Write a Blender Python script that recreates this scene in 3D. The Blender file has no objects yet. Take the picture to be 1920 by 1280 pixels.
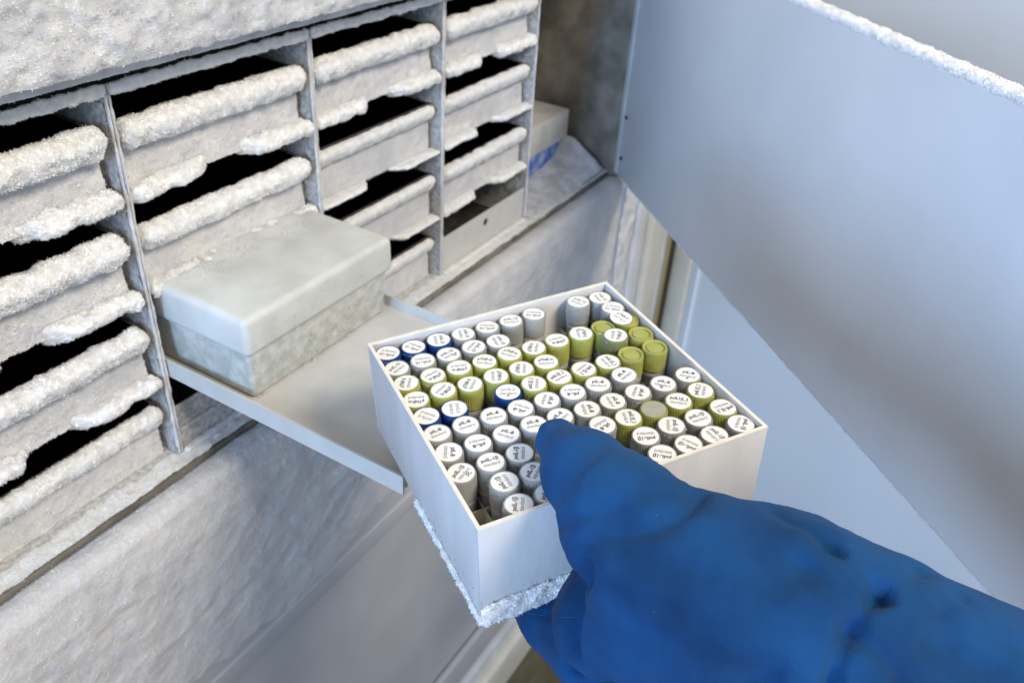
import bpy, math, random
import numpy as np
from mathutils import Matrix, Vector
from mathutils.bvhtree import BVHTree

# ------------------------------------------------------------------ camera, world, lamps, exposure
# Metres. Origin = lens of the camera, +X along the freezer front to the right, +Y into the freezer, +Z up.
FPX = 1601.82                                   # focal length in pixels of a 1920 px wide picture
RC = np.array([[0.52150187, -0.85130725, 0.05754798],
               [-0.45120235, -0.33238853, -0.82821151],
               [0.72419075, 0.40594807, -0.55745307]])   # rows: picture right, picture down, view direction
scene = bpy.context.scene
col = scene.collection
cam_data = bpy.data.cameras.new('camera')
cam = bpy.data.objects.new('camera', cam_data)
col.objects.link(cam)
cam.matrix_world = Matrix([[RC[0][k], -RC[1][k], -RC[2][k], 0.0] for k in range(3)] + [[0, 0, 0, 1]])
cam_data.sensor_width = 36.0
cam_data.lens = 36.0 * FPX / 1920.0
cam_data.clip_start = 0.01
cam_data.clip_end = 50.0
cam_data.dof.use_dof = True
cam_data.dof.focus_distance = 0.335
cam_data.dof.aperture_fstop = 17.0
scene.camera = cam

world = bpy.data.worlds.new('World')
scene.world = world
world.use_nodes = True
bg = world.node_tree.nodes['Background']
bg.inputs[0].default_value = (0.88, 0.92, 1.0, 1)
bg.inputs[1].default_value = 0.46


def lamp(name, loc, target, size, power, color, sy=None):
    d = bpy.data.lights.new(name, 'AREA')
    d.shape = 'RECTANGLE'
    d.size = size
    d.size_y = sy or size
    d.energy = power
    d.color = color
    o = bpy.data.objects.new(name, d)
    col.objects.link(o)
    o.location = loc
    o.rotation_euler = (Vector(target) - Vector(loc)).to_track_quat('-Z', 'Y').to_euler()
    return o


lamp('ceiling_lamp', (0.13, -1.12, 1.20), (0.38, 0.37, -0.3), 0.66, 33.0, (1.0, 0.885, 0.71), 0.5)
lamp('window_light', (-2.6, 0.10, 0.30), (0.6, 0.10, -0.40), 0.9, 86.0, (0.40, 0.63, 1.0), 1.3)

scene.view_settings.view_transform = 'Standard'
scene.view_settings.look = 'None'
scene.view_settings.exposure = 0.0
scene.view_settings.gamma = 1.0
scene.view_settings.use_curve_mapping = False
scene.render.engine = 'CYCLES'
scene.cycles.use_denoising = True
scene.cycles.max_bounces = 7
scene.cycles.diffuse_bounces = 4
scene.cycles.glossy_bounces = 3
scene.cycles.transmission_bounces = 6
scene.cycles.caustics_reflective = False
scene.cycles.caustics_refractive = False
scene.cycles.sample_clamp_indirect = 4.0

rng = np.random.default_rng(7)
random.seed(7)


def ray(u, v):                                   # direction of a picture point, scaled to depth 1
    return RC.T @ np.array([(u - 960) / FPX, (v - 640) / FPX, 1.0])


# ------------------------------------------------------------------ materials
def mat(name):
    m = bpy.data.materials.new(name)
    m.use_nodes = True
    nt = m.node_tree
    return m, nt, nt.nodes['Principled BSDF']


def nd(nt, typ, **kw):
    n = nt.nodes.new(typ)
    for k, v in kw.items():
        setattr(n, k, v)
    return n


def noisy(name, c0, c1, scale, rough, bump_scale=None, bump=0.0, detail=4.0, lo=0.35, hi=0.65, stretch=(1, 1, 1),
          trans=0.0, lucent=0.0, sss=0.0, sss_r=0.002, spec=0.3, metallic=0.0, coat=0.0, ior=1.45, bump2=None):
    m, nt, b = mat(name)
    tc = nd(nt, 'ShaderNodeTexCoord')
    mp = nd(nt, 'ShaderNodeMapping')
    mp.inputs['Scale'].default_value = stretch
    nt.links.new(tc.outputs['Object'], mp.inputs['Vector'])
    n1 = nd(nt, 'ShaderNodeTexNoise')
    n1.inputs['Scale'].default_value = scale
    n1.inputs['Detail'].default_value = detail
    nt.links.new(mp.outputs[0], n1.inputs['Vector'])
    r = nd(nt, 'ShaderNodeValToRGB')
    r.color_ramp.elements[0].position = lo
    r.color_ramp.elements[1].position = hi
    r.color_ramp.elements[0].color = (*c0, 1)
    r.color_ramp.elements[1].color = (*c1, 1)
    nt.links.new(n1.outputs['Fac'], r.inputs['Fac'])
    nt.links.new(r.outputs['Color'], b.inputs['Base Color'])
    b.inputs['Roughness'].default_value = rough
    b.inputs['Specular IOR Level'].default_value = spec
    b.inputs['Metallic'].default_value = metallic
    b.inputs['Transmission Weight'].default_value = trans
    b.inputs['IOR'].default_value = ior
    b.inputs['Coat Weight'].default_value = coat
    if sss:
        b.subsurface_method = 'BURLEY'
        b.inputs['Subsurface Weight'].default_value = sss
        b.inputs['Subsurface Radius'].default_value = (1, 1, 1)
        b.inputs['Subsurface Scale'].default_value = sss_r
    last = None
    for sc_, st in ((bump_scale, bump), bump2 or (None, 0)):
        if not sc_:
            continue
        n2 = nd(nt, 'ShaderNodeTexNoise')
        n2.inputs['Scale'].default_value = sc_
        n2.inputs['Detail'].default_value = 3.0
        nt.links.new(mp.outputs[0], n2.inputs['Vector'])
        bp = nd(nt, 'ShaderNodeBump')
        bp.inputs['Strength'].default_value = st
        bp.inputs['Distance'].default_value = 0.001
        nt.links.new(n2.outputs['Fac'], bp.inputs['Height'])
        if last:
            nt.links.new(last.outputs[0], bp.inputs['Normal'])
        last = bp
    if last:
        nt.links.new(last.outputs[0], b.inputs['Normal'])
    if lucent:
        tl = nd(nt, 'ShaderNodeBsdfTranslucent')
        nt.links.new(r.outputs['Color'], tl.inputs['Color'])
        mx = nd(nt, 'ShaderNodeMixShader')
        mx.inputs[0].default_value = lucent
        nt.links.new(b.outputs[0], mx.inputs[1])
        nt.links.new(tl.outputs[0], mx.inputs[2])
        nt.links.new(mx.outputs[0], nt.nodes['Material Output'].inputs['Surface'])
    return m


M = {}
M['frost'] = noisy('frost', (0.63, 0.63, 0.622), (0.74, 0.74, 0.732), 240, 0.95, 900, 0.35, spec=0.0, lo=0.3, hi=0.6, sss=0.85, sss_r=0.0016)
M['hoar'] = noisy('hoar', (0.50, 0.505, 0.53), (0.67, 0.67, 0.668), 60, 0.95, 700, 0.25, spec=0.0, sss=0.85, sss_r=0.0016)
M['rime'] = noisy('door_rime', (0.55, 0.55, 0.57), (0.65, 0.645, 0.64), 42, 0.95, 420, 0.6, spec=0.0, sss=0.8, sss_r=0.0012, detail=5)
M['sheet'] = noisy('sheet_metal', (0.40, 0.40, 0.39), (0.66, 0.65, 0.63), 330, 0.7, 900, 0.5, spec=0.25)
M['sheet_clean'] = noisy('painted_sheet', (0.56, 0.55, 0.52), (0.61, 0.60, 0.57), 60, 0.5, 300, 0.08, spec=0.35)
M['shade_sheet'] = noisy('shade_dark_metal', (0.035, 0.034, 0.033), (0.06, 0.059, 0.057), 90, 0.8, spec=0.1)  # near-black metal: deep shade of the rack interior put into the colour
M['liner'] = noisy('freezer_liner', (0.17, 0.155, 0.13), (0.31, 0.285, 0.245), 38, 0.75, 260, 0.5, detail=7, spec=0.2)
M['slot'] = noisy('slot_dark', (0.01, 0.01, 0.01), (0.02, 0.02, 0.02), 50, 0.9)
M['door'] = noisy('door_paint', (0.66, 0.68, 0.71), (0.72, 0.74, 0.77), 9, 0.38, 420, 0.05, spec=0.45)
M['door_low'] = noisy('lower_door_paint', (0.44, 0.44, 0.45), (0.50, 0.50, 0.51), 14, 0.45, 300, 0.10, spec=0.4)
M['outer'] = noisy('outer_door_liner', (0.66, 0.69, 0.72), (0.72, 0.75, 0.78), 5, 0.32, 300, 0.04, spec=0.5)
M['beige'] = noisy('beige_gasket', (0.56, 0.53, 0.45), (0.64, 0.61, 0.53), 30, 0.6)
M['jamb'] = noisy('grey_jamb', (0.55, 0.56, 0.57), (0.66, 0.67, 0.68), 30, 0.5)
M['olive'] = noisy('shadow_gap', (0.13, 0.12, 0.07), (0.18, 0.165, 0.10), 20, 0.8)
M['gap'] = noisy('gap_shade', (0.36, 0.33, 0.23), (0.42, 0.39, 0.28), 20, 0.8)  # olive tone of the shaded door gap, painted in
M['floor'] = noisy('floor_vinyl', (0.05, 0.048, 0.043), (0.09, 0.085, 0.078), 12, 0.5)
M['carton'] = noisy('white_carton', (0.54, 0.54, 0.55), (0.61, 0.61, 0.62), 55, 0.62, 420, 0.14, spec=0.25, stretch=(1, 1, 0.25))
M['carton_cut'] = noisy('carton_cut_edge', (0.80, 0.76, 0.66), (0.88, 0.84, 0.75), 200, 0.85)
M['divider'] = noisy('divider_card', (0.62, 0.57, 0.46), (0.74, 0.69, 0.58), 120, 0.85)
M['card_shade'] = noisy('shade_box_card', (0.05, 0.05, 0.052), (0.09, 0.09, 0.092), 60, 0.8, spec=0.1)  # near-black lids, so the shaded space above each box reads black
M['card_grey'] = noisy('frosty_box_card', (0.46, 0.46, 0.46), (0.66, 0.66, 0.655), 160, 0.85, 600, 0.6)
M['icebox'] = noisy('frosted_plastic', (0.57, 0.58, 0.54), (0.72, 0.73, 0.70), 28, 0.42, 200, 0.12, sss=0.5, sss_r=0.004, spec=0.4)
M['icebox_base'] = noisy('frosted_plastic_base', (0.46, 0.47, 0.43), (0.60, 0.61, 0.57), 130, 0.5, 300, 0.35, sss=0.4, sss_r=0.003, lo=0.4, hi=0.62)
M['clear'] = noisy('clear_plastic', (0.80, 0.81, 0.78), (0.86, 0.87, 0.84), 150, 0.38, trans=0.58, spec=0.5, ior=1.4)
M['yellow'] = noisy('yellow_plastic', (0.72, 0.74, 0.15), (0.80, 0.81, 0.26), 150, 0.34, trans=0.46, spec=0.5, ior=1.4)
M['pale_yellow'] = noisy('pale_yellow_plastic', (0.74, 0.78, 0.30), (0.82, 0.84, 0.44), 150, 0.33, trans=0.7, spec=0.5, ior=1.4)
M['blue'] = noisy('blue_plastic', (0.012, 0.06, 0.30), (0.03, 0.11, 0.40), 150, 0.36, spec=0.5, trans=0.25)
M['tube'] = noisy('tube_plastic', (0.80, 0.80, 0.77), (0.86, 0.86, 0.83), 100, 0.3, trans=0.6, spec=0.5, ior=1.4)
M['paper'] = noisy('label_paper', (0.90, 0.90, 0.88), (0.93, 0.93, 0.91), 300, 0.7, spec=0.2)
M['grey_paper'] = noisy('grey_disc', (0.40, 0.39, 0.32), (0.46, 0.45, 0.38), 300, 0.7)
M['ink'] = noisy('black_ink', (0.015, 0.015, 0.017), (0.03, 0.03, 0.033), 300, 0.8, spec=0.1)
M['ink_grey'] = noisy('faded_ink', (0.13, 0.13, 0.14), (0.22, 0.22, 0.23), 400, 0.8, spec=0.1)
M['glove'] = noisy('blue_fabric', (0.0060, 0.031, 0.090), (0.0105, 0.074, 0.220), 15, 0.85, 1300, 0.4, lo=0.33, hi=0.60, detail=6, spec=0.12, bump2=(60, 0.35))
gb = M['glove'].node_tree.nodes['Principled BSDF']
gb.inputs['Sheen Weight'].default_value = 0.04
gb.inputs['Sheen Roughness'].default_value = 0.6
gb.inputs['Roughness'].default_value = 1.0
M['thread'] = noisy('blue_thread', (0.012, 0.09, 0.27), (0.02, 0.12, 0.34), 500, 0.9)
M['whitebox'] = noisy('white_box_card', (0.60, 0.58, 0.55), (0.70, 0.68, 0.65), 60, 0.8, 400, 0.3)
M['bluepatch'] = noisy('blue_box_card', (0.08, 0.19, 0.60), (0.42, 0.50, 0.68), 70, 0.8, 400, 0.3, lo=0.42, hi=0.64)
M['ice'] = noisy('ice', (0.50, 0.52, 0.54), (0.72, 0.73, 0.74), 70, 0.35, 220, 0.7, sss=0.4, sss_r=0.004, spec=0.5)


# ------------------------------------------------------------------ mesh helpers
def mesh_np(name, verts, faces, smooth=False):
    verts = np.ascontiguousarray(verts, dtype=np.float32)
    fl = faces if isinstance(faces, list) else [faces]
    fl = [np.ascontiguousarray(f, dtype=np.int32) for f in fl if len(f)]
    me = bpy.data.meshes.new(name)
    me.vertices.add(len(verts))
    me.vertices.foreach_set('co', verts.ravel())
    nl = sum(f.size for f in fl)
    npoly = sum(len(f) for f in fl)
    me.loops.add(nl)
    me.polygons.add(npoly)
    me.loops.foreach_set('vertex_index', np.concatenate([f.ravel() for f in fl]))
    starts, o = [], 0
    for f in fl:
        starts.append(o + np.arange(len(f)) * f.shape[1])
        o += f.size
    me.polygons.foreach_set('loop_start', np.concatenate(starts).astype(np.int32))
    me.polygons.foreach_set('use_smooth', np.full(npoly, smooth, dtype=bool) if isinstance(smooth, bool) else smooth)
    me.update(calc_edges=True)
    return me


def put(name, me, m=None, parent=None, loc=None, label=None, kind=None):
    o = bpy.data.objects.new(name, me)
    col.objects.link(o)
    if m is not None and me is not None and not me.materials:
        me.materials.append(M[m])
    if parent:
        o.parent = parent
    if loc is not None:
        o.location = loc
    if label:
        o['label'] = label
    if kind:
        o['kind'] = kind
    return o


def thing(name, label, cat, loc=(0, 0, 0), group=None):
    o = bpy.data.objects.new(name, None)
    o.empty_display_size = 0.01
    col.objects.link(o)
    o.location = loc
    o['label'] = label
    o['category'] = cat
    if group:
        o['group'] = group
    return o


BOXF = np.array([[0, 3, 2, 1], [4, 5, 6, 7], [0, 1, 5, 4], [1, 2, 6, 5], [2, 3, 7, 6], [3, 0, 4, 7]])


def box_arr(x0, x1, y0, y1, z0, z1):
    return np.array([[x0, y0, z0], [x1, y0, z0], [x1, y1, z0], [x0, y1, z0],
                     [x0, y0, z1], [x1, y0, z1], [x1, y1, z1], [x0, y1, z1]], float)


def boxes_mesh(name, lst):
    v, f = [], []
    for i, b in enumerate(lst):
        v.append(box_arr(*b))
        f.append(BOXF + 8 * i)
    return mesh_np(name, np.concatenate(v), np.concatenate(f))


def bevel_box(name, x0, x1, y0, y1, z0, z1, r, seg=2, taper=0.0):
    import bmesh
    bm = bmesh.new()
    a = box_arr(x0, x1, y0, y1, z0, z1)
    if taper:
        cx, cy = (x0 + x1) / 2, (y0 + y1) / 2
        for i in range(4):
            a[i, 0] += taper * (1 if a[i, 0] < cx else -1)
            a[i, 1] += taper * (1 if a[i, 1] < cy else -1)
    vs = [bm.verts.new(p) for p in a]
    for f in BOXF:
        bm.faces.new([vs[i] for i in f])
    bmesh.ops.bevel(bm, geom=list(bm.edges), offset=r, segments=seg, affect='EDGES', profile=0.5)
    me = bpy.data.meshes.new(name)
    bm.to_mesh(me)
    bm.free()
    for p in me.polygons:
        p.use_smooth = True
    return me


def lathe(name, prof, seg=32, rib=None, smooth=True):
    """profile of (r, z, ribbed) rows; ribbed rows alternate in radius"""
    vs = []
    for (r, z, rb) in prof:
        for k in range(seg):
            a = 2 * math.pi * k / seg
            rr = r * (1 - (rib if (rb and rib and k % 2) else 0.0))
            vs.append((rr * math.cos(a), rr * math.sin(a), z))
    q = []
    for i in range(len(prof) - 1):
        for k in range(seg):
            k2 = (k + 1) % seg
            q.append((i * seg + k, i * seg + k2, (i + 1) * seg + k2, (i + 1) * seg + k))
    n = len(vs)
    tri = []
    if prof[0][0] > 1e-9:
        vs.append((0, 0, prof[0][1]))
        tri += [(n, (k + 1) % seg, k) for k in range(seg)]
    b = (len(prof) - 1) * seg
    n = len(vs)
    vs.append((0, 0, prof[-1][1]))
    tri += [(n, b + k, b + (k + 1) % seg) for k in range(seg)]
    return mesh_np(name, np.array(vs), [np.array(q), np.array(tri)], smooth)


# ------------------------------------------------------------------ noise
_perm = np.random.default_rng(11).random(1 << 16).astype(np.float32)


def vnoise(p):
    i = np.floor(p).astype(np.int64)
    f = (p - i).astype(np.float32)
    f = f * f * (3 - 2 * f)

    def h(dx, dy, dz):
        return _perm[((i[..., 0] + dx) * 73856093 ^ (i[..., 1] + dy) * 19349663 ^ (i[..., 2] + dz) * 83492791) & 0xFFFF]
    x0 = h(0, 0, 0) * (1 - f[..., 0]) + h(1, 0, 0) * f[..., 0]
    x1 = h(0, 1, 0) * (1 - f[..., 0]) + h(1, 1, 0) * f[..., 0]
    x2 = h(0, 0, 1) * (1 - f[..., 0]) + h(1, 0, 1) * f[..., 0]
    x3 = h(0, 1, 1) * (1 - f[..., 0]) + h(1, 1, 1) * f[..., 0]
    a = x0 * (1 - f[..., 1]) + x1 * f[..., 1]
    b = x2 * (1 - f[..., 1]) + x3 * f[..., 1]
    return a * (1 - f[..., 2]) + b * f[..., 2]


def fbm(p, size, octaves=4, gain=0.55, off=0.0):
    """0-centred noise, features of about `size` metres"""
    q = np.asarray(p) / size + off * 17.31 + 100.0
    s, a, t = 0, 1.0, 0
    for k in range(octaves):
        s = s + a * (vnoise(q) - 0.5)
        t += a
        a *= gain
        q = q * 2.03 + 5.7
    return 2 * s / t


# ------------------------------------------------------------------ frost: lumpy skin + needles in one mesh
def grid_normals(P, flip=False, wrap=False):
    du = np.gradient(P, axis=0)
    dv = (np.roll(P, -1, 1) - np.roll(P, 1, 1)) if wrap else np.gradient(P, axis=1)
    n = np.cross(du, dv)
    n /= np.linalg.norm(n, axis=-1, keepdims=True) + 1e-12
    return -n if flip else n


def grid_faces(a, b, wrap=False):
    i, j = np.meshgrid(np.arange(a - 1), np.arange(b if wrap else b - 1), indexing='ij')
    j2 = (j + 1) % b
    return np.stack([i * b + j, (i + 1) * b + j, (i + 1) * b + j2, i * b + j2], -1).reshape(-1, 4)


def needles(P, N, count, length, width, spread=0.7, weight=None, bias=None, nmix=0.5):
    P = P.reshape(-1, 3)
    N = N.reshape(-1, 3)
    if count < 1:
        return np.zeros((0, 3)), np.zeros((0, 3), int), np.zeros((0, 3))
    idx = rng.choice(len(P), count, p=None if weight is None else weight.ravel() / weight.sum())
    d = N[idx] + rng.normal(0, spread, (count, 3))
    if bias is not None:
        d = d + np.array(bias)
    d /= np.linalg.norm(d, axis=1, keepdims=True)
    L = length * np.exp(rng.normal(0, 0.4, (count, 1)))
    c = P[idx] + rng.normal(0, width, (count, 3))
    a = np.cross(d, rng.normal(0, 1, (count, 3)))
    a /= np.linalg.norm(a, axis=1, keepdims=True)
    b = np.cross(d, a)
    w = width * np.exp(rng.normal(0, 0.3, (count, 1)))
    base = c - d * length * 0.35
    v = np.stack([base + a * w, base + (-0.5 * a + 0.866 * b) * w, base + (-0.5 * a - 0.866 * b) * w, c + d * L], 1)
    o = np.arange(count)[:, None] * 4
    f = np.concatenate([o + np.array([[0, 1, 3]]), o + np.array([[1, 2, 3]]), o + np.array([[2, 0, 3]])])
    nn = nmix * N[idx] + (1 - nmix) * d
    return v.reshape(-1, 3), f, np.repeat(nn / np.linalg.norm(nn, axis=1, keepdims=True), 4, axis=0)


def frost_mesh(name, P, N, wrap=False, amp=0.001, size=0.006, n=1000, length=0.0012, width=0.00035, spread=0.7,
               off=0.0, nmix=0.5, flip=False, mask=None, weight=None, bias=None, stretch=(1, 1, 1), skin=True, extra=None):
    h = amp * fbm(P * np.array(stretch), size, 4, off=off)
    if extra is not None:
        h = h + extra
    if mask is not None:
        h = h + mask
    D = P + N * h[..., None]
    N2 = grid_normals(D, flip, wrap)
    if (N2 * N).sum() < 0:
        N2 = -N2
    V, F = [], []
    q = np.zeros((0, 4), int)
    if skin:
        V.append(D.reshape(-1, 3))
        q = grid_faces(P.shape[0], P.shape[1], wrap)
        if flip:
            q = q[:, ::-1]
    nv, nf, nn = needles(D, N2, int(n * 1.2), length * 0.42, width * 0.7, spread, weight, bias, nmix)
    o = len(V[0]) if V else 0
    V.append(nv)
    smooth = np.concatenate([np.ones(len(q), bool), np.ones(len(nf), bool)])
    return mesh_np(name, np.concatenate(V), [q, nf + o], smooth)


def bar(p0, p1, A, B, ra, rb, step=0.0011, power=2.6, ends=0.5):
    """closed rounded bar from p0 to p1, half sizes ra along A and rb along B -> grid and normals"""
    p0, p1, A, B = map(np.asarray, (p0, p1, A, B))
    L = np.linalg.norm(p1 - p0)
    nu = max(int(L / step), 6)
    nv = max(int(math.pi * (ra + rb) * 1.15 / step), 12)
    s = np.linspace(0, 1, nu)
    th = np.linspace(0, 2 * math.pi, nv, endpoint=False)
    c, sn = np.cos(th), np.sin(th)
    k = (np.abs(c) ** power + np.abs(sn) ** power) ** (-1 / power)
    er = ends * (ra + rb)
    e = np.minimum(s * L, (1 - s) * L) / er
    t = np.sqrt(np.clip(1 - (1 - np.clip(e, 0, 1)) ** 2, 1e-4, 1))
    P = p0 + s[:, None, None] * (p1 - p0) + t[:, None, None] * (
        (k * c)[None, :, None] * A * ra + (k * sn)[None, :, None] * B * rb)
    N = grid_normals(P, False, True)
    cen = p0 + s[:, None, None] * (p1 - p0)
    if ((P - cen) * N).sum() < 0:
        N = -N
        return P, N, True
    return P, N, False


def frost_bar(name, p0, p1, A, B, ra, rb, amp, size, dens, length, parent, shear=None, mat_='frost', off=None, **kw):
    P, N, fl = bar(p0, p1, A, B, ra, rb)
    if shear is not None:
        P = shear(P)
    area = np.linalg.norm(np.asarray(p1) - np.asarray(p0)) * math.pi * (ra + rb) * 1e6
    me = frost_mesh(name, P, N, True, amp, size, area * dens, length, off=rng.random() * 50 if off is None else off, flip=fl, **kw)
    return put(name, me, mat_, parent, kind='stuff')


X3, Y3, Z3 = np.eye(3)


def sheet_grid(p0, eu, ev, lu, lv, step):
    nu, nv = max(int(lu / step), 3), max(int(lv / step), 3)
    u, v = np.meshgrid(np.linspace(0, lu, nu), np.linspace(0, lv, nv), indexing='ij')
    return np.asarray(p0) + u[..., None] * np.asarray(eu) + v[..., None] * np.asarray(ev)


# ------------------------------------------------------------------ the freezer
floor = put('floor', boxes_mesh('floor', [(-2.5, 4.0, -3.0, 2.0, -1.60, -1.55)]), 'floor', kind='structure')

ZF = -0.368                                       # shelf floor of the open compartment
SW = 0.832                                        # inside of the right freezer wall
freezer = thing('freezer', 'white upright laboratory freezer, inner and outer doors open, thick frost on its front', 'freezer', (0.4, 0.5, -1.55))
FO = np.array([0.4, 0.5, -1.55])


def fput(name, me, m, parent=None, **kw):
    o = put(name, me, m, parent or freezer, **kw)
    if parent is None:
        o.location = -FO
    return o


def finner(name, lst, m, **kw):
    return fput(name, boxes_mesh(name, lst), m, **kw)


side_wall = finner('side_wall', [(SW, SW + 0.028, 0.352, 0.95, -0.42, 0.3)], 'liner', label='frosted grey brown inner side wall')
finner('back_wall', [(-0.4, SW - 0.001, 0.95, 0.97, -0.42, 0.3)], 'shade_sheet')
shelf = finner('shelf', [(-0.4, SW - 0.001, 0.3585, 0.949, ZF - 0.012, ZF - 0.0008)], 'liner')
finner('shelf', [(-0.4, SW - 0.001, 0.3545, 0.949, -0.1268, -0.1180)], 'sheet')
# slotted shelf standard on the side wall
std = put('shelf_standard', boxes_mesh('shelf_standard', [(SW - 0.004, SW - 0.0005, 0.545, 0.575, -0.36, 0.25)]), 'liner', side_wall)
slot_me = boxes_mesh('slot', [(-0.0006, 0.0006, -0.004, 0.004, -0.006, 0.006)])
for k in range(12):
    put('slot', slot_me, 'slot', std, loc=(SW - 0.0045, 0.560, -0.33 + 0.028 * k))

# frosted upper inner door, shut
ud = finner('inner_door', [(-0.35, 0.826, 0.344, 0.3535, -0.1195, 0.13)], 'door', label='shut upper inner door buried in thick frost')
P = sheet_grid((0.0, 0.3425, -0.1205), X3, Z3, 0.72, 0.085, 0.0014)
P[..., 2] += 0.0012 * fbm(P, 0.007, 3)
mk = 0.0015 * np.minimum((P[..., 2] + 0.1215) / 0.004, 1)
me = frost_mesh('frost', P, np.broadcast_to(-Y3, P.shape), amp=0.0034, size=0.012, n=90000, length=0.0009, width=0.0004, nmix=0.82,
                off=3, mask=mk, bias=(0.1, 0, -0.5), stretch=(1, 1, 1.3))
put('frost', me, 'hoar', ud, kind='stuff')
# ragged rime hanging on the shelf edge below it
frost_bar('frost', (0.02, 0.3542, -0.1243), (0.70, 0.3542, -0.1243), Y3, Z3, 0.0010, 0.0034, 0.0008, 0.008, 0.7, 0.0007, freezer, mat_='hoar').location = -FO

# frosted lower inner door, shut
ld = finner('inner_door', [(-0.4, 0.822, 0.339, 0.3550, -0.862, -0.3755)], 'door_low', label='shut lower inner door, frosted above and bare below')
prof = [(0.3566, -0.3790), (0.3560, -0.3722), (0.3490, -0.3705), (0.3430, -0.3712), (0.3392, -0.3752), (0.3378, -0.384), (0.3378, -0.58)]
pp = []
for (a, b), (c, d) in zip(prof[:-1], prof[1:]):
    n = max(int(math.hypot(c - a, d - b) / 0.0016), 2)
    for k in range(n):
        pp.append((a + (c - a) * k / n, b + (d - b) * k / n))
pp = np.array(pp)
xs = np.arange(0.03, 0.826, 0.0017)
P = np.zeros((len(xs), len(pp), 3))
P[..., 0] = xs[:, None]
P[..., 1] = pp[None, :, 0]
P[..., 2] = pp[None, :, 1]
N = grid_normals(P)
if N[..., 1].mean() > 0:
    N = -N
edge = -0.530 + 0.030 * fbm(P * np.array([1, 0, 0]), 0.09, 3, off=9) + 0.012 * fbm(P, 0.02, 3, off=2)
dep = np.clip((P[..., 2] - edge) / 0.06, -0.3, 1)
rid = 0.0016 * fbm(P * np.array([0.8, 1, 1.1]), 0.011, 3, off=5) * np.clip(dep + .15, 0, 1)
up = np.clip((P[..., 2] + 0.400) / 0.018, 0, 1)
rid = rid * (1 - 0.65 * up)
base = 0.0009 * up + (1 - up) * (0.0030 * dep - 0.0018 * np.clip((0.1 - dep) * 4, 0, 1))
wts = np.clip(dep, 0.0, 1) + np.where(P[..., 2] > -0.386, 1.5, 0) + 1e-5
me = frost_mesh('frost', P, N, amp=0.0005, size=0.0045, n=45000, length=0.0006, width=0.0004, off=1, extra=base + rid, weight=wts,
                flip=(np.cross(np.gradient(P, axis=0)[5, 40], np.gradient(P, axis=1)[5, 40])[1] > 0))
put('frost', me, 'rime', ld, kind='stuff')
# raised seam along the foot of the frost, door foot, sill strips
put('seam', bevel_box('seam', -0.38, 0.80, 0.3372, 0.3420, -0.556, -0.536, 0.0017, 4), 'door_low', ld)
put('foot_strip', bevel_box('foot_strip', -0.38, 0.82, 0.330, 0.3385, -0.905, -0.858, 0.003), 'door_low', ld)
finner('sill', [(-0.4, 0.98, 0.326, 0.40, -1.02, -0.915)], 'jamb')
fput('sill_gasket', bevel_box('sill_gasket', -0.4, 0.98, 0.314, 0.33, -1.005, -0.935, 0.006, 3), 'beige')
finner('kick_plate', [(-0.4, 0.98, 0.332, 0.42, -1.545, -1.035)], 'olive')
# jamb, gaskets and the gap beside the outer door
fput('jamb', bevel_box('jamb', 0.824, 0.862, 0.331, 0.353, -1.03, -0.376, 0.004), 'hoar')
fput('jamb', bevel_box('jamb', 0.863, 0.894, 0.326, 0.40, -1.03, 0.4, 0.003), 'jamb')
fput('gasket', bevel_box('gasket', 0.895, 0.944, 0.318, 0.40, -1.03, 0.4, 0.006, 3), 'beige')
fput('gasket', bevel_box('gasket', 0.945, 0.968, 0.322, 0.40, -1.03, 0.4, 0.004, 3), 'jamb')
finner('door_gap_shade', [(0.9685, 1.040, 0.334, 0.401, -1.03, 0.4)], 'gap')  # added strip filling the gap, coloured like its shade
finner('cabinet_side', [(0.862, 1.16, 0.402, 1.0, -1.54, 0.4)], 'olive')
P = sheet_grid((0.822, 0.3305, -0.56), X3, Z3, 0.038, 0.186, 0.0016)
put('frost', frost_mesh('frost', P, np.broadcast_to(-Y3, P.shape), amp=0.0035, size=0.012, n=4000, length=0.0010, off=4), 'hoar', ld, kind='stuff')

# open inner door, swung out on the right
dd = np.array([0.69532, 0.71870, 0.0])            # from the free edge to the hinge
dn = np.array([dd[1], -dd[0], 0.0])               # away from the camera side
HING = np.array([SW, 0.3505, 0.0])


def door_frame(o, H, along, nrm):
    o.matrix_world = Matrix([[along[0], nrm[0], 0, H[0]], [along[1], nrm[1], 0, H[1]], [along[2], nrm[2], 1, H[2]], [0, 0, 0, 1]])


tilt = 0.016
al = np.array([-dd[0], -dd[1], tilt])
od = bpy.data.objects.new('inner_door', bevel_box('inner_door', 0.0, 0.76, 0.0, 0.013, -0.3665, -0.1275, 0.0015))
col.objects.link(od)
od.data.materials.append(M['door'])
od['label'] = 'open pale blue white inner door with frosted top edge'
door_frame(od, HING, al, dn)
od.parent = freezer
od.matrix_parent_inverse = Matrix.Translation(FO).inverted()
frost_bar('frost', (0.06, 0.0065, -0.1262), (0.755, 0.0065, -0.1262), Y3, Z3, 0.0068, 0.0034, 0.0012, 0.005, 1.8, 0.0010, od)
frost_bar('frost', (0.03, 0.002, -0.3672), (0.755, 0.002, -0.3672), Y3, Z3, 0.0014, 0.0007, 0.0012, 0.006, 0.35, 0.0007, od)
put('hinge_strip', boxes_mesh('hinge_strip', [(0.0005, 0.0065, -0.0022, -0.0002, -0.364, -0.130)]), 'jamb', od)
for z in (-0.30, -0.345, -0.15):
    put('screw', lathe('screw', [(0.0022, -0.0006, 0), (0.002, 0.0008, 0)], 12), 'slot', od, loc=(0.012, -0.0004, z)).rotation_euler = (math.pi / 2, 0, 0)

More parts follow.
